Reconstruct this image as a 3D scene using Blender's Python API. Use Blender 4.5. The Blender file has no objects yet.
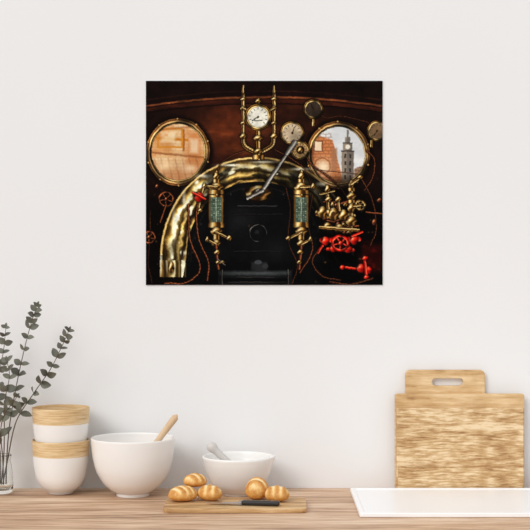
import bpy, bmesh, math, random
import numpy as np
from mathutils import Vector, Matrix
random.seed(4); rng=np.random.default_rng(7)
sc=bpy.context.scene
sc.view_settings.view_transform='Standard'
CT=0.9      # counter height
def s2l(c): 
    return tuple(((v/255)/12.92 if v/255<=0.04045 else (((v/255)+0.055)/1.055)**2.4) for v in c)
# ---------------------------------------------------------------- materials
def newmat(name):
    m=bpy.data.materials.new(name); m.use_nodes=True
    return m,m.node_tree,m.node_tree.nodes['Principled BSDF']
def plain(name,rgb,rough=.5,metal=0,noise=0.03,nscale=8,bump=0,spec=.5):
    m,t,b=newmat(name); c=s2l(rgb)
    tc=t.nodes.new('ShaderNodeTexCoord'); n=t.nodes.new('ShaderNodeTexNoise'); n.inputs['Scale'].default_value=nscale; n.inputs['Detail'].default_value=5
    r=t.nodes.new('ShaderNodeValToRGB')
    r.color_ramp.elements[0].color=(*[v*(1-noise*2) for v in c],1); r.color_ramp.elements[1].color=(*[min(1,v*(1+noise)) for v in c],1)
    r.color_ramp.elements[0].position=.3; r.color_ramp.elements[1].position=.7
    t.links.new(tc.outputs['Object'],n.inputs['Vector']); t.links.new(n.outputs['Fac'],r.inputs['Fac']); t.links.new(r.outputs['Color'],b.inputs['Base Color'])
    b.inputs['Roughness'].default_value=rough; b.inputs['Metallic'].default_value=metal; b.inputs['Specular IOR Level'].default_value=spec
    if bump:
        bp=t.nodes.new('ShaderNodeBump'); bp.inputs['Strength'].default_value=bump; bp.inputs['Distance'].default_value=.002
        t.links.new(n.outputs['Fac'],bp.inputs['Height']); t.links.new(bp.outputs['Normal'],b.inputs['Normal'])
    return m
def wood(name,stops,scale=(2,40,40),fine=(6,160,160),rough=.5,fmix=.35,loc=(0,0,0),bump=.3,blotch=.0):
    m,t,b=newmat(name)
    N=t.nodes.new; L=t.links.new
    tc=N('ShaderNodeTexCoord')
    def nz(s,det,dist=0):
        mp=N('ShaderNodeMapping'); mp.inputs['Scale'].default_value=s; mp.inputs['Location'].default_value=loc
        n=N('ShaderNodeTexNoise'); n.inputs['Scale'].default_value=1; n.inputs['Detail'].default_value=det; n.inputs['Roughness'].default_value=.62; n.inputs['Distortion'].default_value=dist
        L(tc.outputs['Object'],mp.inputs['Vector']); L(mp.outputs['Vector'],n.inputs['Vector']); return n.outputs['Fac']
    a=nz(scale,6,.6); f=nz(fine,4)
    mx=N('ShaderNodeMix'); mx.data_type='FLOAT'; mx.inputs['Factor'].default_value=fmix
    L(a,mx.inputs[2]); L(f,mx.inputs[3])
    out=mx.outputs[0]
    if blotch:
        bl=nz((14,14,14),3); m2=N('ShaderNodeMix'); m2.data_type='FLOAT'; m2.inputs['Factor'].default_value=blotch
        L(out,m2.inputs[2]); L(bl,m2.inputs[3]); out=m2.outputs[0]
    r=N('ShaderNodeValToRGB'); e=r.color_ramp.elements
    e[0].position=stops[0][0]; e[0].color=(*s2l(stops[0][1]),1)
    e[1].position=stops[-1][0]; e[1].color=(*s2l(stops[-1][1]),1)
    for p,c in stops[1:-1]:
        q=e.new(p); q.color=(*s2l(c),1)
    L(out,r.inputs['Fac']); L(r.outputs['Color'],b.inputs['Base Color'])
    bp=N('ShaderNodeBump'); bp.inputs['Strength'].default_value=bump; bp.inputs['Distance'].default_value=.001
    L(out,bp.inputs['Height']); L(bp.outputs['Normal'],b.inputs['Normal'])
    b.inputs['Roughness'].default_value=rough; b.inputs['Specular IOR Level'].default_value=.3
    return m
M_wall=plain('wall_paint',(235,234,233),.9,noise=.004,nscale=3,spec=.1)
M_ceramic=plain('white_ceramic',(241,238,234),.22,noise=.004)
M_tray=plain('tray_enamel',(249,249,249),.3,noise=.004)
M_counter=wood('counter_wood',[(.37,(142,104,78)),(.44,(178,142,112)),(.51,(204,168,136)),(.60,(228,200,172))],(1.6,22,22),(9,120,60),.5,.45)
M_bamboo=wood('bowl_wood',[(.36,(184,146,98)),(.45,(212,176,126)),(.52,(224,194,148)),(.62,(238,216,178))],(6,6,90),(18,18,330),.5,.5)
M_board=wood('board_wood',[(.37,(136,96,58)),(.43,(178,138,92)),(.49,(204,168,120)),(.565,(234,208,168))],(9,12,60),(34,40,240),.65,.5,(1,2,3),.6,.2)
M_board2=wood('board_wood_light',[(.37,(164,122,78)),(.46,(204,166,116)),(.60,(232,202,158))],(5,10,44),(18,40,170),.65,.4,(5,1,9),.4,.2)
M_serve=wood('serving_board_wood',[(.38,(150,108,66)),(.5,(198,158,108)),(.60,(226,194,150))],(4,40,40),(14,150,150),.55)
M_spoon=wood('spoon_wood',[(.3,(196,158,118)),(.7,(228,200,166))],(30,30,8),(120,120,20),.6)
M_cab=plain('cabinet_paint',(225,222,218),.5,noise=.01)
M_floor=wood('floor_wood',[(.3,(120,90,64)),(.7,(176,140,106))],(1,12,12),(5,70,70),.5)
# ---------------------------------------------------------------- mesh helpers
def link(o): sc.collection.objects.link(o); return o
def mk(name,verts,faces,mat,smooth=True,parent=None):
    me=bpy.data.meshes.new(name); me.from_pydata([tuple(v) for v in verts],[],faces); me.update()
    for m in (mat if isinstance(mat,list) else [mat]): me.materials.append(m)
    if smooth: me.polygons.foreach_set('use_smooth',[True]*len(me.polygons))
    o=link(bpy.data.objects.new(name,me))
    if parent: o.parent=parent
    return o
def box(name,lo,hi,mat,bev=0,parent=None,seg=3):
    bm=bmesh.new(); bmesh.ops.create_cube(bm,size=1)
    c=[(a+b)/2 for a,b in zip(lo,hi)]; s=[b-a for a,b in zip(lo,hi)]
    for v in bm.verts: v.co=Vector((v.co.x*s[0],v.co.y*s[1],v.co.z*s[2]))
    if bev: bmesh.ops.bevel(bm,geom=bm.edges[:],offset=bev,segments=seg,affect='EDGES',profile=.5)
    me=bpy.data.meshes.new(name); bm.to_mesh(me); bm.free(); me.materials.append(mat)
    o=link(bpy.data.objects.new(name,me)); o.location=c
    if parent: o.parent=parent
    return o
def catmull(pts,n=6):
    P=[np.array(p,float) for p in pts]; P=[2*P[0]-P[1]]+P+[2*P[-1]-P[-2]]; out=[]
    for i in range(1,len(P)-2):
        for k in range(n):
            t=k/n; a,b,c,d=P[i-1:i+3]
            out.append(.5*((2*b)+(-a+c)*t+(2*a-5*b+4*c-d)*t*t+(-a+3*b-3*c+d)*t**3))
    out.append(P[-2]); return out
def lathe(name,prof,loc,mats,seg=96,matsplit=None,spout=None,parent=None,hole=False):
    verts=[];faces=[];mi=[]
    n=len(prof)
    for i,(r,z) in enumerate(prof):
        for k in range(seg):
            a=2*math.pi*k/seg; rr=max(r,1e-5); zz=z
            if spout: 
                rr,zz=spout(a,rr,z)
            verts.append((rr*math.cos(a),rr*math.sin(a),zz))
    for i in range(n-1):
        for k in range(seg):
            k2=(k+1)%seg
            faces.append((i*seg+k,i*seg+k2,(i+1)*seg+k2,(i+1)*seg+k))
            mi.append(matsplit(i,(prof[i][1]+prof[i+1][1])/2) if matsplit else 0)
    o=mk(name,verts,faces,mats,parent=parent)
    if matsplit: o.data.polygons.foreach_set('material_index',mi)
    bm=bmesh.new(); bm.from_mesh(o.data); bmesh.ops.remove_doubles(bm,verts=bm.verts,dist=2e-5); bmesh.ops.recalc_face_normals(bm,faces=bm.faces); bm.to_mesh(o.data); bm.free()
    o.location=loc
    return o
def tube_geo(pts,rad,seg=10):
    verts=[];faces=[];P=[Vector(p) for p in pts]
    for i,p in enumerate(P):
        d=(P[min(i+1,len(P)-1)]-P[max(i-1,0)]).normalized()
        ref=Vector((0,1,0)) if abs(d.y)<.9 else Vector((1,0,0))
        u=d.cross(ref).normalized(); v=d.cross(u)
        r=rad[i] if hasattr(rad,'__len__') else rad
        for k in range(seg):
            a=2*math.pi*k/seg; verts.append(p+u*r*math.cos(a)+v*r*math.sin(a))
    for i in range(len(P)-1):
        for k in range(seg):
            k2=(k+1)%seg; faces.append((i*seg+k,i*seg+k2,(i+1)*seg+k2,(i+1)*seg+k))
    faces.append(tuple(range(seg))[::-1]); faces.append(tuple((len(P)-1)*seg+k for k in range(seg)))
    return verts,faces
# ---------------------------------------------------------------- room
box('wall_back',(-3,0,0),(3,.1,2.8),M_wall)
box('floor',(-3,-5,-.05),(3,0,0),M_floor)
ctop=box('countertop',(-2,-.62,CT-.04),(2,-.0005,CT),M_counter,.002)
cab=bpy.data.objects.new('base_cabinet',None); link(cab)
box('carcass',(-1.98,-.58,.1),(1.98,-.001,CT-.0405),M_cab,0,cab)
box('plinth',(-1.98,-.52,0.0),(1.98,-.001,.0995),M_cab,0,cab)
M_pull=plain('pull_steel',(150,150,150),.3,1)
for i in range(6):
    x0=-1.975+i*.66
    box('door_panel_%d'%i,(x0,-.6,.11),(x0+.65,-.5805,CT-.05),M_cab,.003,cab)
    box('pull_%d'%i,(x0+.25,-.62,CT-.11),(x0+.4,-.6005,CT-.095),M_pull,.003,cab)
# ---------------------------------------------------------------- poster (flat print)
X0,X1,Y0,Y1=146.0,382.5,81.0,285.0
SS=3; PW=int((X1-X0)*SS)+1; PH=int((Y1-Y0)*SS)+1
gx,gy=np.meshgrid(np.linspace(X0,X1,PW),np.linspace(Y0,Y1,PH))
img=np.zeros((PH,PW,3))
C=lambda *c: np.array(c,float)
def gnoise(u,v,seed):
    r=np.random.default_rng(seed); g=r.random((128,128))
    i=np.floor(u).astype(int); j=np.floor(v).astype(int); fu=u-i; fv=v-j; fu=fu*fu*(3-2*fu); fv=fv*fv*(3-2*fv)
    a=lambda jj,ii: g[jj%128,ii%128]
    return (a(j,i)*(1-fu)+a(j,i+1)*fu)*(1-fv)+(a(j+1,i)*(1-fu)+a(j+1,i+1)*fu)*fv
def gfbm(u,v,seed,o=4):
    t=0;a=1;s=0
    for k in range(o):
        t=t+a*gnoise(u*2**k+k*7.3,v*2**k+k*3.1,seed+k*13); s+=a; a*=.55
    return t/s
def fbm(sx,sy,seed,o=4): return gfbm((gx-X0)/sx,(gy-Y0)/sy,seed,o)
def put(m,col):
    global img
    m=np.clip(m,0,1)[...,None]; img=img*(1-m)+col*m
def add(m,col):
    global img
    img=img+np.clip(m,0,1)[...,None]*col
def mul(m,k):
    global img
    img=img*(1-np.clip(m,0,1)*(1-k))[...,None]
def pal(t,stops):
    xs=[s[0] for s in stops]; return np.stack([np.interp(t,xs,[s[1][k] for s in stops]) for k in range(3)],-1)
BR=[(-1,(24,14,5)),(-.75,(136,92,36)),(-.45,(255,238,178)),(-.2,(222,170,84)),(.1,(78,48,18)),(.45,(46,28,10)),(.7,(190,136,64)),(1,(18,10,4))]
CO=[(-1,(22,8,5)),(-.4,(190,110,66)),(.1,(96,44,22)),(1,(20,8,5))]
SI=[(-1,(28,26,24)),(-.3,(214,208,196)),(.2,(110,104,96)),(1,(24,22,20))]
RD=[(-1,(70,6,4)),(-.6,(255,110,80)),(-.1,(232,38,20)),(.4,(170,18,10)),(1,(60,4,3))]
GD=[(-1,(40,22,10)),(-.5,(240,200,134)),(-.1,(170,118,60)),(.3,(70,40,18)),(.7,(150,100,52)),(1,(30,16,8))]
def aa(d,soft=.35): return np.clip(.5-d/(2*soft),0,1)
def seg(x1,y1,x2,y2,r,p=BR,r2=None,a=1):
    dx,dy=x2-x1,y2-y1; L=math.hypot(dx,dy)+1e-9
    t=np.clip(((gx-x1)*dx+(gy-y1)*dy)/L/L,0,1)
    px=gx-x1-t*dx; py=gy-y1-t*dy; d=np.hypot(px,py); rr=r+((r2 if r2 is not None else r)-r)*t
    s=(px*dy-py*dx)/L; s=-s if dy<0 or (dy==0 and dx<0) else s
    put(aa(d-rr-.6,.7)*.6*a,C(12,6,4))
    put(aa(d-rr)*a, pal(np.clip(-s/rr,-1,1),p))
def path(pts,r,p=BR,n=6,a=1):
    q=catmull(pts,n)
    for u,v in zip(q[:-1],q[1:]): seg(u[0],u[1],v[0],v[1],r,p,a=a)
def ell(cx,cy,rx,ry,col,soft=.4,a=1,rot=0):
    c,s=math.cos(rot),math.sin(rot); u=(gx-cx)*c+(gy-cy)*s; v=-(gx-cx)*s+(gy-cy)*c
    q=np.hypot(u/rx,v/ry); put(aa((q-1)*min(rx,ry),soft)*a,col)
def ball(cx,cy,rx,ry,p=BR):
    u=(gx-cx)/rx; v=(gy-cy)/ry; q=np.hypot(u,v)
    put(aa((q-1)*min(rx,ry)-.6,.8)*.6,C(12,6,4))
    t=np.clip((u*.8+v*.6)+.15*np.sin(v*5),-1,1); col=pal(t,p)*(1-.45*np.clip(q,0,1)**4)[...,None]; put(aa((q-1)*min(rx,ry)),col)
    add(np.exp(-((u+.35)/.22)**2-((v+.3)/.22)**2)*.5,C(255,236,190)*(1 if p is not RD else .6))
def ring(cx,cy,r,w,p=BR,ph=2.3,lo=.45,ry=None):
    ry=ry or r; u=(gx-cx); v=(gy-cy)*r/ry; d=np.hypot(u,v)-r; an=np.arctan2(v,u)
    k=lo+(1-lo)*(.5+.5*np.cos(an+ph))+.3*np.cos(3*an+1)+.2*np.cos(7*an)
    put(aa(abs(d)-w),pal(np.clip(d/w,-1,1),p)*np.clip(k,.22,1.3)[...,None])
def rect(x1,y1,x2,y2,col,soft=.35,a=1):
    d=np.maximum(abs(gx-(x1+x2)/2)-(x2-x1)/2,abs(gy-(y1+y2)/2)-(y2-y1)/2); put(aa(d,soft)*a,col)
def cyl(x1,y1,x2,y2,p=BR,vert=True):
    d=np.maximum(abs(gx-(x1+x2)/2)-(x2-x1)/2,abs(gy-(y1+y2)/2)-(y2-y1)/2)
    t=((gx-(x1+x2)/2)/((x2-x1)/2)) if vert else ((gy-(y1+y2)/2)/((y2-y1)/2))
    put(aa(d),pal(np.clip(t,-1,1),p))
def glow(cx,cy,rx,ry,col,a=1):
    add(np.exp(-((gx-cx)/rx)**2-((gy-cy)/ry)**2)*a,col)
def G(cx,cy,rx,ry): return np.exp(-((gx-cx)/rx)**2-((gy-cy)/ry)**2)
# background
n1=fbm(30,12,1); n2=fbm(9,5,20); n3=fbm(12,12,40)
k=np.clip(G(228,130,34,32)*1.0+G(318,126,30,24)*.25+G(276,112,30,26)*.3,0,1.1)
base=C(17,8,6)+ (k[...,None])*C(84,38,16)*(.3+1.1*n1[...,None])+n2[...,None]*C(14,6,4)
base=base+ (np.clip(n1*2.6-1.5,0,1)*k)[...,None]*C(64,38,18)
img=base
low=np.clip((gy-180)/30,0,1); img=img*(1-.85*low[...,None])+C(3,2,2)*low[...,None]
ry_=97+((gx-264)/118)**2*9
put(aa(gy-ry_+1,.8),(C(12,6,5)+n2[...,None]*C(18,8,6)))
fl=np.clip(fbm(26,6,33)*2.2-.5,0,1)
put(aa(abs(gy-ry_)-.9,.5),C(106,58,32)*(.35+fl[...,None]))
put(aa(abs(gy-ry_-4)-1.8,.6),C(46,20,12)*(.4+fl[...,None]))
put(aa(abs(gy-ry_-6.6)-.5,.5),C(10,5,3)+0*img)
put(aa(abs(gy-ry_+6)-.5,.6)*.6,C(60,30,18)*(.3+fl[...,None]))
# round windows
for cx,cy in ((178,152),(338,155)): ell(cx,cy,35,36,C(12,5,3),2.2)
ell(178,152,28,30,C(216,166,112))
def within(m,c,cy=152,cx=178): 
    put(m*(np.hypot((gx-cx)/28,(gy-cy)/30)<.99),c)
br_=((((gy*.9).astype(int)%3)==0)|((((gx+((gy*.9).astype(int)//3%2)*2).astype(int))%5)==0))
within(np.clip(fbm(18,13,61)*3.4-1.4,0,1)*.8,C(246,218,172)+0*img)
within(br_*.12,C(150,84,50)+0*img)
within(aa(np.maximum(abs(gx-160)-11,abs(gy-142)-14),3)*.45,C(210,132,64)+0*img)
within(aa(np.maximum(abs(gx-194)-8,abs(gy-150)-18),3)*.6,C(198,118,62)+0*img)
within(aa(np.maximum(abs(gx-194)-4,abs(gy-146)-7),1.6)*.7,C(244,220,184)+0*img)
within(aa(np.maximum(abs(gx-172)-16,abs(gy-139-.06*(gx-171))-1.2),.6),C(200,124,40)+0*img)
within(aa(np.maximum(abs(gx-183.5)-1.0,abs(gy-140)-11),.6),C(164,94,38)+0*img)
within(aa(abs(np.maximum(abs(gx-170)-11,abs(gy-138)-8)-1)-.9,.7),C(212,140,50)+0*img)
within(aa(np.maximum(abs(gx-168)-7,abs(gy-137)-5),1.6)*.7,C(250,228,186)+0*img)
within(aa(abs(gy-155-.1*(gx-178))-.9,.8)*.75,C(140,80,42)+0*img)
within(aa(abs(gy-128+.1*(gx-178))-.8,.8)*.6,C(160,94,52)+0*img)
within(np.clip((gy-158)/16,0,1)*.5,C(166,98,56)+0*img)
for i in range(7): within(aa(abs(gx-(156+i*7)-.2*(gy-168))-.5,.8)*aa(158-gy,1)*.35,C(110,62,34)+0*img)
within(np.clip(fbm(7,6,777)*4-2.3,0,1)*.5,C(206,120,52)+0*img)
within(G(190,168,7,4)*.8,C(246,216,176)+0*img); within(G(164,166,9,5)*.8,C(246,214,168)+0*img)
ring(178,152,29.8,2.0,GD,ph=2.4,lo=.5,ry=31.8)
ring(178,152,27.3,.9,BR,ph=-.6,lo=.3,ry=29.0)
ell(338,155,28,30,C(214,216,216))
W2=lambda m,c: within(m,c+0*img,155,338)
W2(np.clip(fbm(16,8,81)*3-1.1,0,1)*.6,C(243,242,238))
W2(aa((gx-331)+(gy-134)*-.25,.8)*aa(133-gy+.3*(gx-310),.8),C(206,130,80))
W2(aa((gx-331)+(gy-134)*-.25,.8)*aa(133-gy,.8)*br_*.35,C(120,66,40))
W2(aa(np.maximum(abs(gx-318)-4,abs(gy-146)-5),.6),C(240,214,180)); W2(aa(abs(np.maximum(abs(gx-318)-4,abs(gy-146)-5))-.5,.4),C(110,60,34))
W2(aa(gx-313.5,1.2)*.7,C(110,58,34))
W2(G(323,167,8,8)*.95,C(252,232,196)); W2(aa(abs(np.hypot(gx-322,gy-166)-8)-.7)*.7,C(150,86,46))
W2(aa(np.maximum(abs(gx-334)-3,abs(gy-160)-12),.8)*.8,C(170,120,88))
for (a_,b_,c_,d_) in [(341.5,151,353.5,188),(343,143,352,151.5),(345,137,350,143.5),(346.6,130,348.4,138)]:
    d_0=np.maximum(abs(gx-(a_+c_)/2)-(c_-a_)/2,abs(gy-(b_+d_)/2)-(d_-b_)/2)
    W2(aa(d_0,.5),C(118,108,98)); W2(aa(np.maximum(d_0,gx-(a_+c_)/2+1),.6)*.7,C(168,152,132))
W2(aa(abs(gy-151)-.6)*aa(abs(gx-347.5)-6.4),C(70,62,56)); W2(aa(abs(gy-143)-.5)*aa(abs(gx-347.5)-5),C(70,62,56))
W2(aa((np.hypot(gx-347.5,gy-147)-2.4)),C(234,226,206))
for yy in (156,163,170,177):
    for xx in (345,350): W2(aa(np.maximum(abs(gx-xx)-.9,abs(gy-yy)-2)),C(58,52,48))
W2(aa(np.maximum(abs(gx-361)-7,abs(gy-178)-12-.4*(gx-361)),.8)*.9,C(150,112,84))
W2(aa(np.maximum(abs(gx-361)-7,abs(gy-178)-12-.4*(gx-361)),.8)*br_*.4,C(90,60,44))
W2(np.clip((gy-174)/9,0,1)*.65,C(84,56,36)); W2(aa(abs(gy-172-.1*(gx-338))-.6)*.7,C(70,44,30))
ring(338,155,29.8,2.0,GD,ph=2.6,lo=.5,ry=31.8)
ring(338,155,27.3,.9,BR,ph=-.6,lo=.3,ry=29.0)
for cx,cy in ((178,152),(338,155)):
    for i in range(10):
        a_=i*math.pi/5+.3; ell(cx+31.4*math.cos(a_),cy+33.4*math.sin(a_),.8,.8,C(210,160,96))
# big brass arch
e=2.1; adx=abs(gx-257)
ady=np.clip(260-gy,0,200)
qo=((adx/97)**e+(ady/103)**e)**(1/e); qi=((adx/71)**e+(ady/78.5)**e)**(1/e)
t=(qi-1)/((qi-1)+(1-qo)+1e-9); an=np.arctan2(260-gy,gx-257); L_=np.where(gy>260,(gy-260)/85,0)
ang=np.where(an>1.57,an+L_,an-L_)
w1=gfbm(ang*4.4+3,t*1.6+1,301,3)-.5; w2=gfbm(ang*14,t*4,333,3)-.5
tt=np.clip(t+w1*.40+w2*.12,0,1)
AR=[(0,(196,158,86)),(.05,(66,44,18)),(.14,(26,19,9)),(.24,(78,58,26)),(.33,(208,178,104)),(.40,(150,120,60)),(.46,(48,36,16)),(.55,(92,72,34)),(.61,(250,238,190)),(.68,(246,224,156)),(.74,(170,134,64)),(.82,(66,46,18)),(.92,(44,28,11)),(1,(150,110,50))]
col=pal(tt,AR)
st=gfbm(ang*8+5,t*3,377,3)
kk=.68+.28*np.cos((an-2.3)*2)
kk=kk*np.where(gx>257,.82,1.04)*np.clip(.45+1.2*st,.35,1.35)
kk=np.where(gx>257,kk*np.clip(1-(gy-208)/34,0.0,1),kk)
m=aa(np.maximum(qo-1,1-qi)*90)*(gy<277)
colA=col*kk[...,None]*1.15
dark=np.clip(gfbm(ang*7+9,t*3+2,410,3)*6-3.7,0,1)[...,None]; colA=colA*(1-.8*dark)+C(20,15,7)*.8*dark
brt=(np.clip(gfbm(ang*8+2,t*5+7,450,2)*7-4.8,0,1)*(kk>.5))[...,None]; colA=colA*(1-brt)+C(255,250,216)*brt
put(m,np.clip(colA,0,255))
put(aa(abs((t-.97)*26)-.7,.5)*m*np.where(gx>257,.5,1)*(gy<255),C(240,204,126))
for (x,y,rx,ry,al) in [(174,226,2.0,14,.9),(184,200,1.8,8,.8),(206,176,8,1.8,.9),(232,165,12,1.3,.9),(262,162,12,1.2,.7),(300,169,9,1.5,.7),(322,184,5,2,.6)]:
    put(G(x,y,rx,ry)*al,C(255,252,226)+0*img)
inn=aa((qi-1)*80)
put(inn,C(5,5,6)+n3[...,None]*C(9,9,9))
put(aa(abs(qi-.93)*74-.5)*.4,C(44,40,32)+0*img)
for i in range(15):
    a_=math.pi*(i+.5)/15; ell(257+65*math.cos(a_),260-72*math.sin(a_),.8,.8,C(44,41,36))
rect(186,262,382,285,C(7,7,8),1)
mul(aa(np.maximum(318-gx,238-gy),6),.35)
add(G(244,222,22,16),C(16,16,17)); add(G(270,248,18,14),C(12,12,13))
ring(258,233,8.5,.5,SI,lo=.1); mul(G(258,233,14,14),.5); ell(258,233,5.5,5.5,C(13,13,14)); ell(257,232,2.2,1.9,C(34,34,36))
for yy in (214,251): seg(234,yy,282,yy,.5,[(-1,(14,14,14)),(0,(42,42,44)),(1,(8,8,8))])
seg(238,206,276,206,1.0,[(-1,(14,14,14)),(-.2,(58,58,60)),(1,(8,8,8))])
rect(218,270,292,284,C(26,28,29)); rect(220,271.5,290,275,C(66,69,70),.9); rect(222,278,288,283,C(9,9,10))
rect(251,262,267,271,C(34,35,36),.7); ell(258,262,4,2,C(58,60,62)); ell(265,266,3,2.4,C(48,50,52))
seg(228,282,286,282,.5,SI,a=.4); seg(236,277,274,277,.4,SI,a=.35)
for x in (222,288): seg(x,270,x,284,.7,SI,a=.6)
mul(G(222,277,14,6),.5); mul(G(284,280,14,8),.6)
# pipes
path([(199,196),(196,215),(199,240),(208,262),(207,280)],.9,CO)
path([(188,205),(190,240),(200,268),(186,282),(165,283)],.9,CO)
path([(150,210),(150,235),(148,262),(152,283)],.5,CO,a=.4)
path([(286,188),(290,210),(288,240),(297,265),(292,283)],.5,CO,a=.6)
path([(312,195),(308,225),(312,250),(300,272)],.8,CO,a=.8)
path([(303,150),(312,165),(330,178),(345,195),(352,215)],.7,CO,a=.8)
path([(275,150),(290,158),(305,170),(312,190)],.6,CO,a=.6)
path([(258,150),(240,152),(222,162),(216,174)],.6,CO,a=.6)
path([(318,112),(326,118),(340,116),(366,122),(372,128)],.5,CO,a=.5)
path([(366,150),(374,160),(372,178),(364,190)],.8,CO,a=.7)
# brass trident with main gauge
seg(243,92,243,138,1.6); seg(274,92,274,138,1.6)
path([(243,136),(245,146),(258,152),(271,146),(274,136)],2.3)
for x in (243,274):
    ball(x,91,1.7,3.4); ball(x,99,2.8,1.5); ball(x,108,3.0,2.2); ball(x,123,2.8,1.5); ball(x,136,3.6,2.6)
    seg(x,86,x,92,.8)
seg(243,108,250,112,1.0); seg(274,108,266,112,1.0)
seg(258,100,258,106,1.9); ball(258,101,3,1.6); seg(258,130,258,158,2.2); ball(258,138,4.8,2.8); ball(258,151,4.2,2.6); cyl(252,155,264,159,BR)
ell(258,117,13.8,13.8,C(12,6,3)); ring(258,117,11.6,1.7,BR,lo=.7); ell(258,117,10.2,10.2,C(228,224,208))
def seg2(x1,y1,x2,y2,r,c):
    dx,dy=x2-x1,y2-y1; L=math.hypot(dx,dy)+1e-9
    t=np.clip(((gx-x1)*dx+(gy-y1)*dy)/L/L,0,1); put(aa(np.hypot(gx-x1-t*dx,gy-y1-t*dy)-r),c)
def gauge(cx,cy,r,face,needle=1.0):
    for i in range(11):
        a_=math.pi*(.75+1.5*i/10); seg2(cx+r*.74*math.cos(a_),cy+r*.74*math.sin(a_),cx+r*.9*math.cos(a_),cy+r*.9*math.sin(a_),.22,C(30,26,24))
    seg2(cx,cy,cx+r*.7*math.cos(needle),cy+r*.7*math.sin(needle),.4,C(20,18,16)); ell(cx,cy,1.1,1.1,C(50,36,20))
gauge(258,117,10.2,0,2.6); rect(254,120,262,121,C(90,86,80),.4)
def bg(cx,cy,r,face,nd,lo=.5):
    ell(cx,cy,r+2,r+2,C(12,6,4),1); ring(cx,cy,r,1.3,BR,lo=lo); ell(cx,cy,r-1.1,r-1.1,face); mul(G(cx+3,cy+4,r*.7,r*.6),.75); gauge(cx,cy,r-1.1,0,nd)
bg(292,133,10.5,C(206,184,152),-1.2)
bg(313,109,8.5,C(66,52,42),-2,.25); bg(300,150,8.0,C(176,140,90),.8); bg(377,131,9,C(120,94,66),2.2,.3)
ell(300,150,4.2,4.2,C(36,18,10)); ball(300,150,2.8,2.8)
for x,y in ((292,146),(313,120),(371,141)): cyl(x-1.2,y-1,x+1.2,y+6)
# regulator lever + boss
ell(258,193,15,9,C(20,12,8),1.5); ball(258,193,12.5,7.4); ell(258,193,7,4.4,C(60,36,18)); ball(258,192,4,3.2,SI)
seg(262,191,289,150,2.4,SI,1.5); seg(287,153,294,143,2.2,SI,2.8); seg(248,198,262,191,1.8,SI)
# water gauges
def wg(cx):
    rect(cx-11,172,cx+11,246,C(6,5,5),3,.6)
    seg(cx,172,cx,247,1.7)
    ball(cx,176,3,3.4); cyl(cx-3.4,179,cx+3.4,183); ball(cx,187,7.2,4.2); cyl(cx-8,190,cx+8,194)
    cyl(cx-7.8,195,cx+7.8,224,BR)
    rect(cx-5.8,197,cx+5.8,222,C(60,76,64)); 
    for i in range(13):
        for j in range(5):
            rect(cx-5+j*2.2,197.6+i*1.9,cx-3.6+j*2.2,198.5+i*1.9,C(*(np.array([170,190,160])*rng.uniform(.4,1.1))),.3,.8)
    rect(cx-.5,197,cx+.5,222,C(196,204,176),.4,.6)
    cyl(cx-8.2,223.5,cx+8.2,227.5); ball(cx,231,6,4); cyl(cx-3.4,234,cx+3.4,240); ball(cx,243,4.6,3.2)
    s=-1 if cx<257 else 1
    seg(cx,187,cx+11*s,186,1.3,BR); ball(cx+12*s,186,2.1,3.2); seg(cx,232,cx-12*s,238,1.3,BR); ball(cx-13*s,238,2.4,2.4)
    seg(cx,244,cx+8*s,240,1.2,BR); ball(cx+9*s,239,1.7,2.6); seg(cx,246,cx-2*s,268,1.4,CO); ball(cx-1*s,252,3,2.2); ball(cx-2*s,262,2.4,1.8)
wg(216); wg(301)
ball(222,262,2.6,1.8); seg(218,259,225,265,.6,SI,a=.6)
# red tap left
seg(203,188,198,210,1.1,BR); ball(199,197,4.6,5,RD); seg(193,193,205,199,1.2,RD); ball(200,210,2.2,1.8)
def wheel(cx,cy,r,p=BR,w=1.0,ns=5,sp=.6,ry=None):
    ry=ry or r
    for i in range(ns):
        a_=i*2*math.pi/ns+.4; seg(cx,cy,cx+r*math.cos(a_),cy+ry*math.sin(a_),sp,p)
    ring(cx,cy,r,w,p,lo=.75,ry=ry); ball(cx,cy,1.8,1.8,p)
wheel(166,199,7.2,CO); wheel(149,237,6,CO); seg(166,205,160,222,.8,CO); ball(157,186,1.8,1.8,CO)
ball(171,267,2.6,6,BR); ell(173,268,1.3,1.3,C(30,16,6))
# right brass cluster
mul(aa(np.hypot((gx-340)/27,(gy-210)/30)-1,.25),.35)
rc=np.random.default_rng(21)
for i in range(26):
    x=rc.normal(338,11); y=rc.uniform(198,232)
    if x>364 or x<318: continue
    if rc.random()<.6: ball(x,y,rc.uniform(1.4,3),rc.uniform(1.3,2.8),CO if rc.random()<.5 else BR)
    else:
        a_=rc.choice([0,.2,-.3,1.3]); l=rc.uniform(3,7); seg(x-l*math.cos(a_),y-l*math.sin(a_),x+l*math.cos(a_),y+l*math.sin(a_),rc.uniform(.7,1.3),CO)
seg(318,213,352,216,3.2); ball(322,212,4.6,6); ball(333,214,5.4,6.4); ball(343,215,4.6,5.4); cyl(326.5,208,329,219,BR,False)
ell(333,214,2.2,2.6,C(70,44,18)); 
seg(351,182,351,230,2.0); ball(351,184,2.8,3.6); cyl(347.5,188,354.5,191); ball(351,196,4.8,3.4); cyl(347,200,355,203); ball(351,208,4,4.4); ball(351,221,5.6,5)
seg(351,184,359,178,1.3); ball(360,177,3,1.9); wheel(360,205,4.6,BR,.9); seg(354,206,360,205,1.1)
seg(327,188,328,208,1.7); ball(327,189,2.6,4); ball(328,199,3.4,2.6); seg(320,194,334,191,1.0)
seg(338,198,339,210,1.4); ball(338,199,3,2.6)
ball(327,226,5,3.8); ball(339,228,5.6,3.8); seg(320,227,358,230,1.6)
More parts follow.
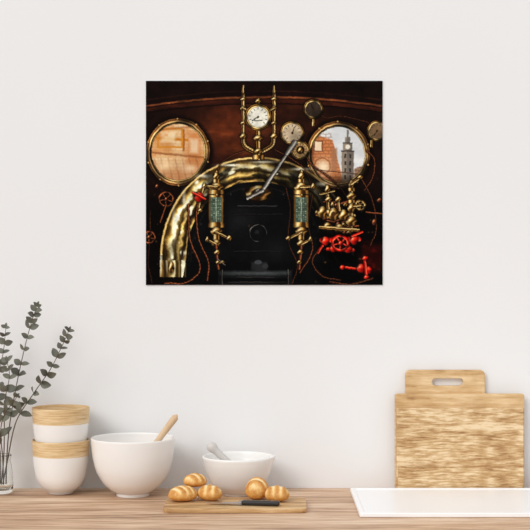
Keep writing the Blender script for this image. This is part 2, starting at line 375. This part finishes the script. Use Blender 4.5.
# reds
put(aa(np.maximum(abs(gx-371)-12,abs(gy-258)-14),3)*.7,C(50,7,5)+0*img)
put(np.clip(fbm(6,5,150)*3-1.7,0,1)*aa(np.maximum(abs(gx-371)-12,abs(gy-256)-14),4)*.6,C(120,16,10)+0*img)
mul(aa(np.maximum(abs(gx-340)-22,abs(gy-244)-11),2),.3)
seg(322,240,358,239,2.6,RD); ball(325,241,4,4.4,RD); ball(354,240,4,4.6,RD); seg(328,249,352,250,2.0,RD); ball(333,248,3.6,4.2,RD); ball(348,249,4,3.6,RD)
seg(352,236,362,232,1.2,RD); seg(322,246,318,252,1.4,RD)
ell(340,243,8.2,7.4,C(24,5,3)); wheel(340,243,8,RD,1.5,5,.9,7.2); ball(340,243,2.4,2.4,RD)
seg(342,267,360,269,1.3,RD); ball(342,267,2.2,2.2,RD); ball(361,268,5,4.6,RD); ball(368,270,3.4,3.6,RD); seg(364,257,366,277,1.5,RD); ball(365,258,3,2.2,RD); ball(366,277,2.6,2,RD)
path([(318,250),(312,262),(322,276),(340,280)],.8,CO,a=.5); path([(372,278),(350,284),(330,282)],.9,CO,a=.6)
path([(362,180),(372,200),(376,228),(370,245)],.7,CO,a=.6); seg(366,212,382,214,.9,CO); ball(374,222,2.4,3,CO); ball(379,200,2.4,2.4,CO)
for i in range(90):
    x=rng.uniform(150,380); y=rng.uniform(165,282)
    if abs(x-257)<66 and y>186 and rng.random()<.9: continue
    if math.hypot(x-178,y-152)<36 or math.hypot(x-338,y-155)<36: continue
    if qi[int((y-Y0)*SS),int((x-X0)*SS)]>1 and qo[int((y-Y0)*SS),int((x-X0)*SS)]<1: continue
    ell(x,y,rng.uniform(.3,1.2),rng.uniform(.3,1.1),C(*(np.array([200,140,70])*rng.uniform(.15,.6))),.6,.7)
dx=(fbm(4,4,501,3)-.5)*2.4; dy=(fbm(4,4,601,3)-.5)*2.4
ix=np.clip(np.arange(PW)[None,:]+dx,0,PW-1).astype(int); iy=np.clip(np.arange(PH)[:,None]+dy,0,PH-1).astype(int)
img=img[iy,ix]
inw=np.minimum(np.hypot((gx-178)/28,(gy-152)/30),np.hypot((gx-338)/28,(gy-155)/30))<1
mod=np.where(inw,.92+.1*fbm(7,7,200,4),.74+.50*fbm(7,7,200,4))
img=np.clip(img*mod[...,None],0,255)
v=img/255; v=np.clip(v*1.02,0,1)**1.06
lin=np.where(v<=.04045,v/12.92,((v+.055)/1.055)**2.4)
def wallx(px): return (px-265)*.0025
def wallz(py): return CT+.5575-(py-265)*.0025
vx=wallx(gx).ravel(); vz=wallz(gy).ravel(); nV=PW*PH
co=np.zeros((nV,3),np.float32); co[:,0]=vx; co[:,1]=-.003; co[:,2]=vz
idx=np.arange(nV).reshape(PH,PW)
q=np.stack([idx[:-1,:-1],idx[1:,:-1],idx[1:,1:],idx[:-1,1:]],-1).reshape(-1,4)
corner=[(wallx(X0),wallz(Y0)),(wallx(X1),wallz(Y0)),(wallx(X1),wallz(Y1)),(wallx(X0),wallz(Y1))]
front=[idx[0,0],idx[0,-1],idx[-1,-1],idx[-1,0]]
co2=np.array([(a,-.0008,b) for a,b in corner],np.float32)
co=np.vstack([co,co2]); B=[nV+i for i in range(4)]
extra=np.array([[front[i],front[(i+1)%4],B[(i+1)%4],B[i]] for i in range(4)]+[[B[0],B[1],B[2],B[3]]])
q=np.vstack([q,extra]).astype(np.int32)
me=bpy.data.meshes.new('wall_poster'); me.vertices.add(len(co)); me.vertices.foreach_set('co',co.ravel())
me.loops.add(q.size); me.loops.foreach_set('vertex_index',q.ravel())
me.polygons.add(len(q)); me.polygons.foreach_set('loop_start',np.arange(0,q.size,4,dtype=np.int32))
try: me.polygons.foreach_set('loop_total',np.full(len(q),4,np.int32))
except Exception: pass
me.update(calc_edges=True); me.validate()
ca=me.color_attributes.new('print','FLOAT_COLOR','POINT')
cc=np.ones((len(co),4),np.float32); cc[:nV,:3]=lin.reshape(-1,3); cc[nV:,:3]=.8
ca.data.foreach_set('color',cc.ravel())
m,tn,b=newmat('poster_print'); at=tn.nodes.new('ShaderNodeAttribute'); at.attribute_name='print'
tn.links.new(at.outputs['Color'],b.inputs['Base Color']); b.inputs['Roughness'].default_value=.7; b.inputs['Specular IOR Level'].default_value=.04
me.materials.append(m); link(bpy.data.objects.new('wall_poster',me))
# ---------------------------------------------------------------- two-tone bowls
def nested(name,z0,seed):
    H=.1316
    out=[(0,.0),(.026,0),(.030,.001),(.034,.006),(.048,.018),(.0585,.036),(.0638,.058),(.0668,.082),(.0685,.105),(.0697,H-.002)]
    inn=[(.0692,H),(.0682,H),(.0676,H-.002),(.0664,.105),(.0648,.084),(.0618,.060),(.0565,.039),(.046,.022),(.03,.012),(0,.009)]
    o=catmull(out[2:],4); i=catmull(inn[2:],4)
    prof=[tuple(p) for p in [out[0],out[1]]+[tuple(x) for x in o]+inn[:2]+[tuple(x) for x in i]]
    no=len(o)+3
    return lathe(name,prof,(-.4984,-.082,z0),[M_ceramic,M_bamboo],matsplit=lambda i,z:1 if (z>.0925 or i>no) else 0)
nested('two_tone_bowl',CT+.0003,0); nested('two_tone_bowl',CT+.0790,1)
# ---------------------------------------------------------------- large mixing bowl
out=[(.040,.003),(.041,.008),(.052,.014),(.072,.032),(.088,.060),(.0965,.092),(.1003,.122),(.1015,.139)]
inn=[(.0985,.139),(.0973,.122),(.0935,.092),(.085,.062),(.069,.036),(.048,.020),(.02,.014),(0,.013)]
prof=[(0,.002),(.036,.002),(.037,0),(.040,.0)]+[tuple(p) for p in catmull(out,5)]+[(.1008,.1405),(.0995,.1408)]+[tuple(p) for p in catmull(inn,5)]
lathe('mixing_bowl',prof,(-.3192,-.116,CT+.0003),[M_ceramic])
p0=Vector((-.212,-.118,1.096)); p1=Vector((-.330,-.122,.938))
pts=[p0.lerp(p1,t) for t in np.linspace(0,1,26)]
rad=[]
for t in np.linspace(0,1,26):
    if t<.06: r=.0078*math.sqrt(1-((.06-t)/.06)**2)+.001
    elif t<.7: r=.0088-.003*(t-.06)/.64
    else: r=.0058+.012*math.sin((t-.7)/.3*math.pi*.92)
    rad.append(r)
v_,f_=tube_geo(pts,rad,16)
sp=mk('wooden_spoon',v_,f_,M_spoon)
# ---------------------------------------------------------------- mortar and pestle
def spout(a,r,z):
    w=math.exp(-((math.atan2(math.sin(a+.15),math.cos(a+.15)))/.22)**2)*max(0,(z-.07)/.024)
    return r*(1+.07*w),z+.003*w
out=[(.034,.0),(.036,.004),(.046,.010),(.062,.024),(.0755,.048),(.0835,.072),(.0872,.0905)]
inn=[(.0812,.0905),(.0775,.072),(.0695,.050),(.056,.030),(.036,.018),(.014,.014),(0,.0135)]
prof=[(0,.001)]+[tuple(p) for p in catmull(out,5)]+[(.0865,.0934),(.084,.0942),(.082,.0930)]+[tuple(p) for p in catmull(inn,5)]
lathe('mortar',prof,(-.0656,-.100,CT+.0003),[M_ceramic],spout=spout)
p0=Vector((-.138,-.102,1.024)); p1=Vector((-.048,-.098,.938))
ts=np.linspace(0,1,30); rad=[float(np.interp(t,[0,.03,.08,.14,.22,.5,.72,.85,.95,1],[.002,.0095,.0130,.012,.0090,.0088,.0125,.0150,.0115,.003])) for t in ts]
v_,f_=tube_geo([p0.lerp(p1,t) for t in ts],rad,20)
mk('pestle',v_,f_,plain('pestle_stone',(206,200,194),.4,noise=.02))
# ---------------------------------------------------------------- boards
def board(name,x0,x1,z0,z1,y,th,mat,r=.01,slot=None,flat=False,bev=.0015,loc=None):
    cu=bpy.data.curves.new(name+'_c','CURVE'); cu.dimensions='2D'; cu.fill_mode='BOTH'; cu.extrude=th/2-bev; cu.bevel_depth=bev; cu.bevel_resolution=2; cu.offset=-bev
    def rr(a,b,c,d,r):
        s=cu.splines.new('POLY'); pts=[]
        for (cx,cy,a0) in ((c-r,d-r,0),(a+r,d-r,90),(a+r,b+r,180),(c-r,b+r,270)):
            for k in range(9):
                t=math.radians(a0+k*90/8); pts.append((cx+r*math.cos(t),cy+r*math.sin(t)))
        s.points.add(len(pts)-1)
        for p,(u,v) in zip(s.points,pts): p.co=(u,v,0,1)
        s.use_cyclic_u=True
    cx=(x0+x1)/2; cz=(z0+z1)/2
    rr(x0-cx,z0-cz,x1-cx,z1-cz,r)
    if slot: rr(slot[0]-cx,slot[1]-cz,slot[2]-cx,slot[3]-cz,(slot[3]-slot[1])/2*.98)
    tmp=link(bpy.data.objects.new(name+'_t',cu)); bpy.context.view_layer.update()
    me=bpy.data.meshes.new_from_object(tmp.evaluated_get(bpy.context.evaluated_depsgraph_get())); bpy.data.objects.remove(tmp)
    me.name=name; me.materials.clear(); me.materials.append(mat)
    if not flat: me.transform(Matrix.Rotation(math.pi/2,4,'X'))
    o=link(bpy.data.objects.new(name,me)); o.location=(cx,y,cz) if not flat else loc
    return o
board('cutting_board',.350,.548,CT+.0005,1.196,-.0085,.012,M_board2,.013,slot=(.416,1.157,.4935,1.175))
board('cutting_board',.3225,.6435,CT+.0005,1.138,-.0210,.0110,M_board2,.006)
board('cutting_board',.3255,.6395,CT+.0005,1.104,-.0355,.013,M_board,.005,bev=.0025)
board('cutting_board',.3275,.6375,CT+.0005,.957,-.0492,.0120,M_board,.004,bev=.0025)
board('serving_board',-.229,.0945,0,.150,0,.011,M_serve,.014,flat=True,loc=(-.0672,-.283,CT+.0058))
ST=CT+.0115
# ---------------------------------------------------------------- tray
def rloop(hx,hy,r,z):
    o=[]
    for (sx,sy,a0) in ((1,1,0),(-1,1,90),(-1,-1,180),(1,-1,270)):
        for k in range(7):
            t=math.radians(a0+k*15); o.append((sx*(hx-r)+r*math.cos(t),sy*(hy-r)+r*math.sin(t),z))
    return o
loops=[(.298,.173,.006,0),(.300,.175,.008,.0015),(.300,.175,.008,.0085),(.2988,.1738,.007,.0100),(.2905,.1655,.006,.0100),(.289,.164,.006,.0095),(.287,.162,.006,.0080)]
vs=[];fs=[]
for l in loops: vs+=rloop(*l)
n=28
for i in range(len(loops)-1):
    for k in range(n): fs.append((i*n+k,i*n+(k+1)%n,(i+1)*n+(k+1)%n,(i+1)*n+k))
fs.append(tuple(range(n))[::-1]); fs.append(tuple((len(loops)-1)*n+k for k in range(n)))
o=mk('white_tray',vs,fs,M_tray,False); o.location=(.509,-.236,CT+.0003)
# ---------------------------------------------------------------- bread rolls
def breadmat():
    m,t,b=newmat('bread_crust'); N=t.nodes.new; L=t.links.new
    at=N('ShaderNodeAttribute'); at.attribute_name='crust'
    tc=N('ShaderNodeTexCoord'); n=N('ShaderNodeTexNoise'); n.inputs['Scale'].default_value=90; n.inputs['Detail'].default_value=5
    L(tc.outputs['Object'],n.inputs['Vector'])
    mx=N('ShaderNodeMath'); mx.operation='MULTIPLY_ADD'; mx.inputs[1].default_value=.5; L(n.outputs['Fac'],mx.inputs[0]); L(at.outputs['Fac'],mx.inputs[2])
    r=N('ShaderNodeValToRGB'); e=r.color_ramp.elements; e[0].position=.2; e[0].color=(*s2l((176,108,42)),1); e[1].position=1.0; e[1].color=(*s2l((252,236,200)),1)
    q=e.new(.42); q.color=(*s2l((216,156,78)),1); q=e.new(.62); q.color=(*s2l((238,198,130)),1)
    L(mx.outputs[0],r.inputs['Fac']); L(r.outputs['Color'],b.inputs['Base Color']); b.inputs['Roughness'].default_value=.6
    bp=N('ShaderNodeBump'); bp.inputs['Distance'].default_value=.001; bp.inputs['Strength'].default_value=.6; L(n.outputs['Fac'],bp.inputs['Height']); L(bp.outputs['Normal'],b.inputs['Normal'])
    return m
M_bread=breadmat()
def roll(L,Wd,H,loc,rz,tilt=0,ns=3):
    nu,nv=48,40; verts=[];faces=[];cr=[]
    for i in range(nu+1):
        th=math.pi*i/nu
        for j in range(nv):
            ph=2*math.pi*j/nv
            x=math.cos(th); r=math.sin(th)**.85
            y=r*math.cos(ph); z=r*math.sin(ph)
            w=math.cos(math.pi*ns*(x+.45*y))**2
            top=max(0,z)
            k=1+.10*(w-.5)*top
            c=.1*(1-top)+(1-w)**2*.65*top+.12*random.random()
            zz=z*k*(H*.62) if z>0 else z*H*.38
            verts.append((x*L/2,y*k*Wd/2,zz+H*.38)); cr.append(c)
    for i in range(nu):
        for j in range(nv):
            j2=(j+1)%nv; faces.append((i*nv+j,i*nv+j2,(i+1)*nv+j2,(i+1)*nv+j))
    o=mk('bread_roll',verts,faces,M_bread)
    a=o.data.attributes.new('crust','FLOAT','POINT'); a.data.foreach_set('value',cr)
    o.rotation_euler=(0,tilt,rz); o.location=loc
    return o
roll(.068,.052,.036,(-.190,-.264,ST),.35,0,2)
roll(.060,.050,.036,(-.128,-.252,ST),-.55,0,1.5)
roll(.056,.044,.032,(-.164,-.224,ST+.0265),.5,.05,1.5)
roll(.058,.054,.050,(-.018,-.234,ST),.9,0,1.5)
roll(.058,.050,.036,(.028,-.264,ST),-.5,0,1.5)
# ---------------------------------------------------------------- knife
kn=bpy.data.objects.new('kitchen_knife',None); link(kn); kn.location=(-.012,-.322,ST+.0007); kn.rotation_euler=(0,0,math.radians(-9))
pr=[(-.045,.008),(-.110,.006),(-.128,-.002),(-.110,-.007),(-.045,-.010)]
vs=[(x,y,0.003) for x,y in pr]+[(x,y,.0045) for x,y in pr]; n=len(pr)
fs=[tuple(range(n))[::-1],tuple(range(n,2*n))]+[(i,(i+1)%n,n+(i+1)%n,n+i) for i in range(n)]
mk('blade',vs,fs,plain('knife_steel',(190,190,192),.25,1),False,kn)
box('bolster',(-.049,-.0095,.0002),(-.040,.0085,.0085),plain('bolster_steel',(160,160,160),.3,1),.0015,kn)
hd=box('handle',(-.041,-.0095,0),(.046,.0085,.011),plain('knife_handle',(34,33,32),.35,noise=.05),.004,kn)
for x in (-.02,.004,.028): 
    v_,f_=tube_geo([(x,0,.009),(x,0,.0114)],.0022,12); mk('rivet',v_,f_,plain('rivet_steel',(170,170,170),.3,1),True,kn)
# ---------------------------------------------------------------- vase + eucalyptus
mg,t_,b=newmat('clear_glass'); b.inputs['Transmission Weight'].default_value=1; b.inputs['Roughness'].default_value=.02; b.inputs['IOR'].default_value=1.45; b.inputs['Base Color'].default_value=(.95,.97,.96,1)
out=[(.024,.001),(.027,.006),(.0285,.02),(.0275,.045),(.0245,.068),(.0225,.08),(.0245,.094)]
inn=[(.0228,.094),(.0208,.080),(.0228,.067),(.0258,.045),(.0268,.02),(.022,.010),(0,.009)]
VX=-.6435; VY=-.080
lathe('glass_vase',[(0,0),(.022,0)]+[tuple(p) for p in catmull(out,5)]+[tuple(p) for p in catmull(inn,5)],(VX,VY,CT+.0003),[mg],seg=64)
M_leaf=plain('eucalyptus_leaf',(104,104,90),.6,noise=.24,nscale=30); M_stem=plain('eucalyptus_stem',(96,76,56),.7,noise=.1)
K=.002443
def pw(px,py,y): return Vector(((px-265)*K, y, CT+.5575-(py-265)*K))
V=[];F=[];MI=[]
def addg(v,f,mi):
    o=len(V); V.extend(v); F.extend([tuple(o+i for i in q) for q in f]); MI.extend([mi]*len(f))
def leaf(p,d,L,Wd,nrm):
    d=d.normalized(); s=d.cross(nrm).normalized(); nn=s.cross(d).normalized()
    v=[];f=[];n=8
    for i in range(n+1):
        t=i/n; w=Wd/2*math.sin(math.pi*min(1,t*.96+.02)**.85)**.75
        c=p+d*(L*t)+nn*(-.12*L*t*t)
        v+= [c-s*w+nn*w*.3, c, c+s*w+nn*w*.3]
    for i in range(n):
        for k in (0,1): f.append((i*3+k,i*3+k+1,(i+1)*3+k+1,(i+1)*3+k))
    addg(v,f,0)
branches=[
 ([(6,484),(7,458),(10,425),(17,385),(26,345),(33,320),(38,306)],-.080,-.095,12,1.0),
 ([(3,484),(9,456),(18,420),(36,392),(53,368),(65,345),(72,330)],-.082,-.14,11,1.0),
 ([(0,484),(0,456),(-4,420),(-2,380),(3,350),(5,328)],-.076,-.07,10,1.0),
 ([(4,484),(4,456),(3,430),(8,412),(16,402),(22,394)],-.085,-.15,5,.9),
 ([(-3,484),(-2,456),(-10,430),(-20,390),(-24,350)],-.078,-.08,9,1.0),
 ([(2,484),(5,456),(6,430),(7,400),(12,375),(10,360)],-.09,-.12,7,1.0)]
for pts,y0,y1,nl,sc_ in branches:
    q=catmull(pts,8); n=len(q); W3=[pw(a[0],a[1],y0+(y1-y0)*i/(n-1)) for i,a in enumerate(q)]
    rad=[.0017-.0010*i/(n-1) for i in range(n)]
    v,f=tube_geo(W3,rad,7); addg(v,f,1)
    start=int(n*.38)
    for k in range(nl):
        t=k/(nl-1); i=int(start+(n-1-start)*t); p=W3[i]; d=(W3[min(i+1,n-1)]-W3[max(0,i-1)]).normalized()
        size=(.028-.011*t)*sc_*random.uniform(.8,1.15)
        for s in (-1,1):
            side=d.cross(Vector((0,1,0))).normalized()*s
            yy=random.uniform(-.9,.4)
            dr=(d*random.uniform(.2,.9)+side*random.uniform(.6,1)+Vector((0,yy,0)))
            nrm=Vector((random.uniform(-.9,.9),-1,random.uniform(-.6,1.2))).normalized()
            leaf(p,dr,size,size*random.uniform(.6,.82),nrm)
    leaf(W3[-1],d,.013*sc_,.007,Vector((0,-1,.2)))
V=[Vector((v.x,min(v.y,-.012),v.z)) for v in V]
eu=mk('eucalyptus_branches',V,F,[M_leaf,M_stem]); eu.data.polygons.foreach_set('material_index',MI)
# ---------------------------------------------------------------- light
w=bpy.data.worlds.new('World'); sc.world=w; w.use_nodes=True
bgn=w.node_tree.nodes['Background']; bgn.inputs[0].default_value=(.975,.995,1.02,1); bgn.inputs[1].default_value=.84
sl=bpy.data.lights.new('window_sun','SUN'); sl.energy=1.4; sl.angle=math.radians(30); sl.color=(1,.99,.975)
so=link(bpy.data.objects.new('window_sun',sl)); so.rotation_euler=Vector((.55,.75,-.62)).to_track_quat('-Z','Y').to_euler()
# ---------------------------------------------------------------- camera
cd=bpy.data.cameras.new('camera'); cd.sensor_width=36; cd.lens=36*1400/530
co_=link(bpy.data.objects.new('camera',cd)); co_.location=(0,-3.5,CT+.5575); co_.rotation_euler=(math.pi/2,0,0)
sc.camera=co_
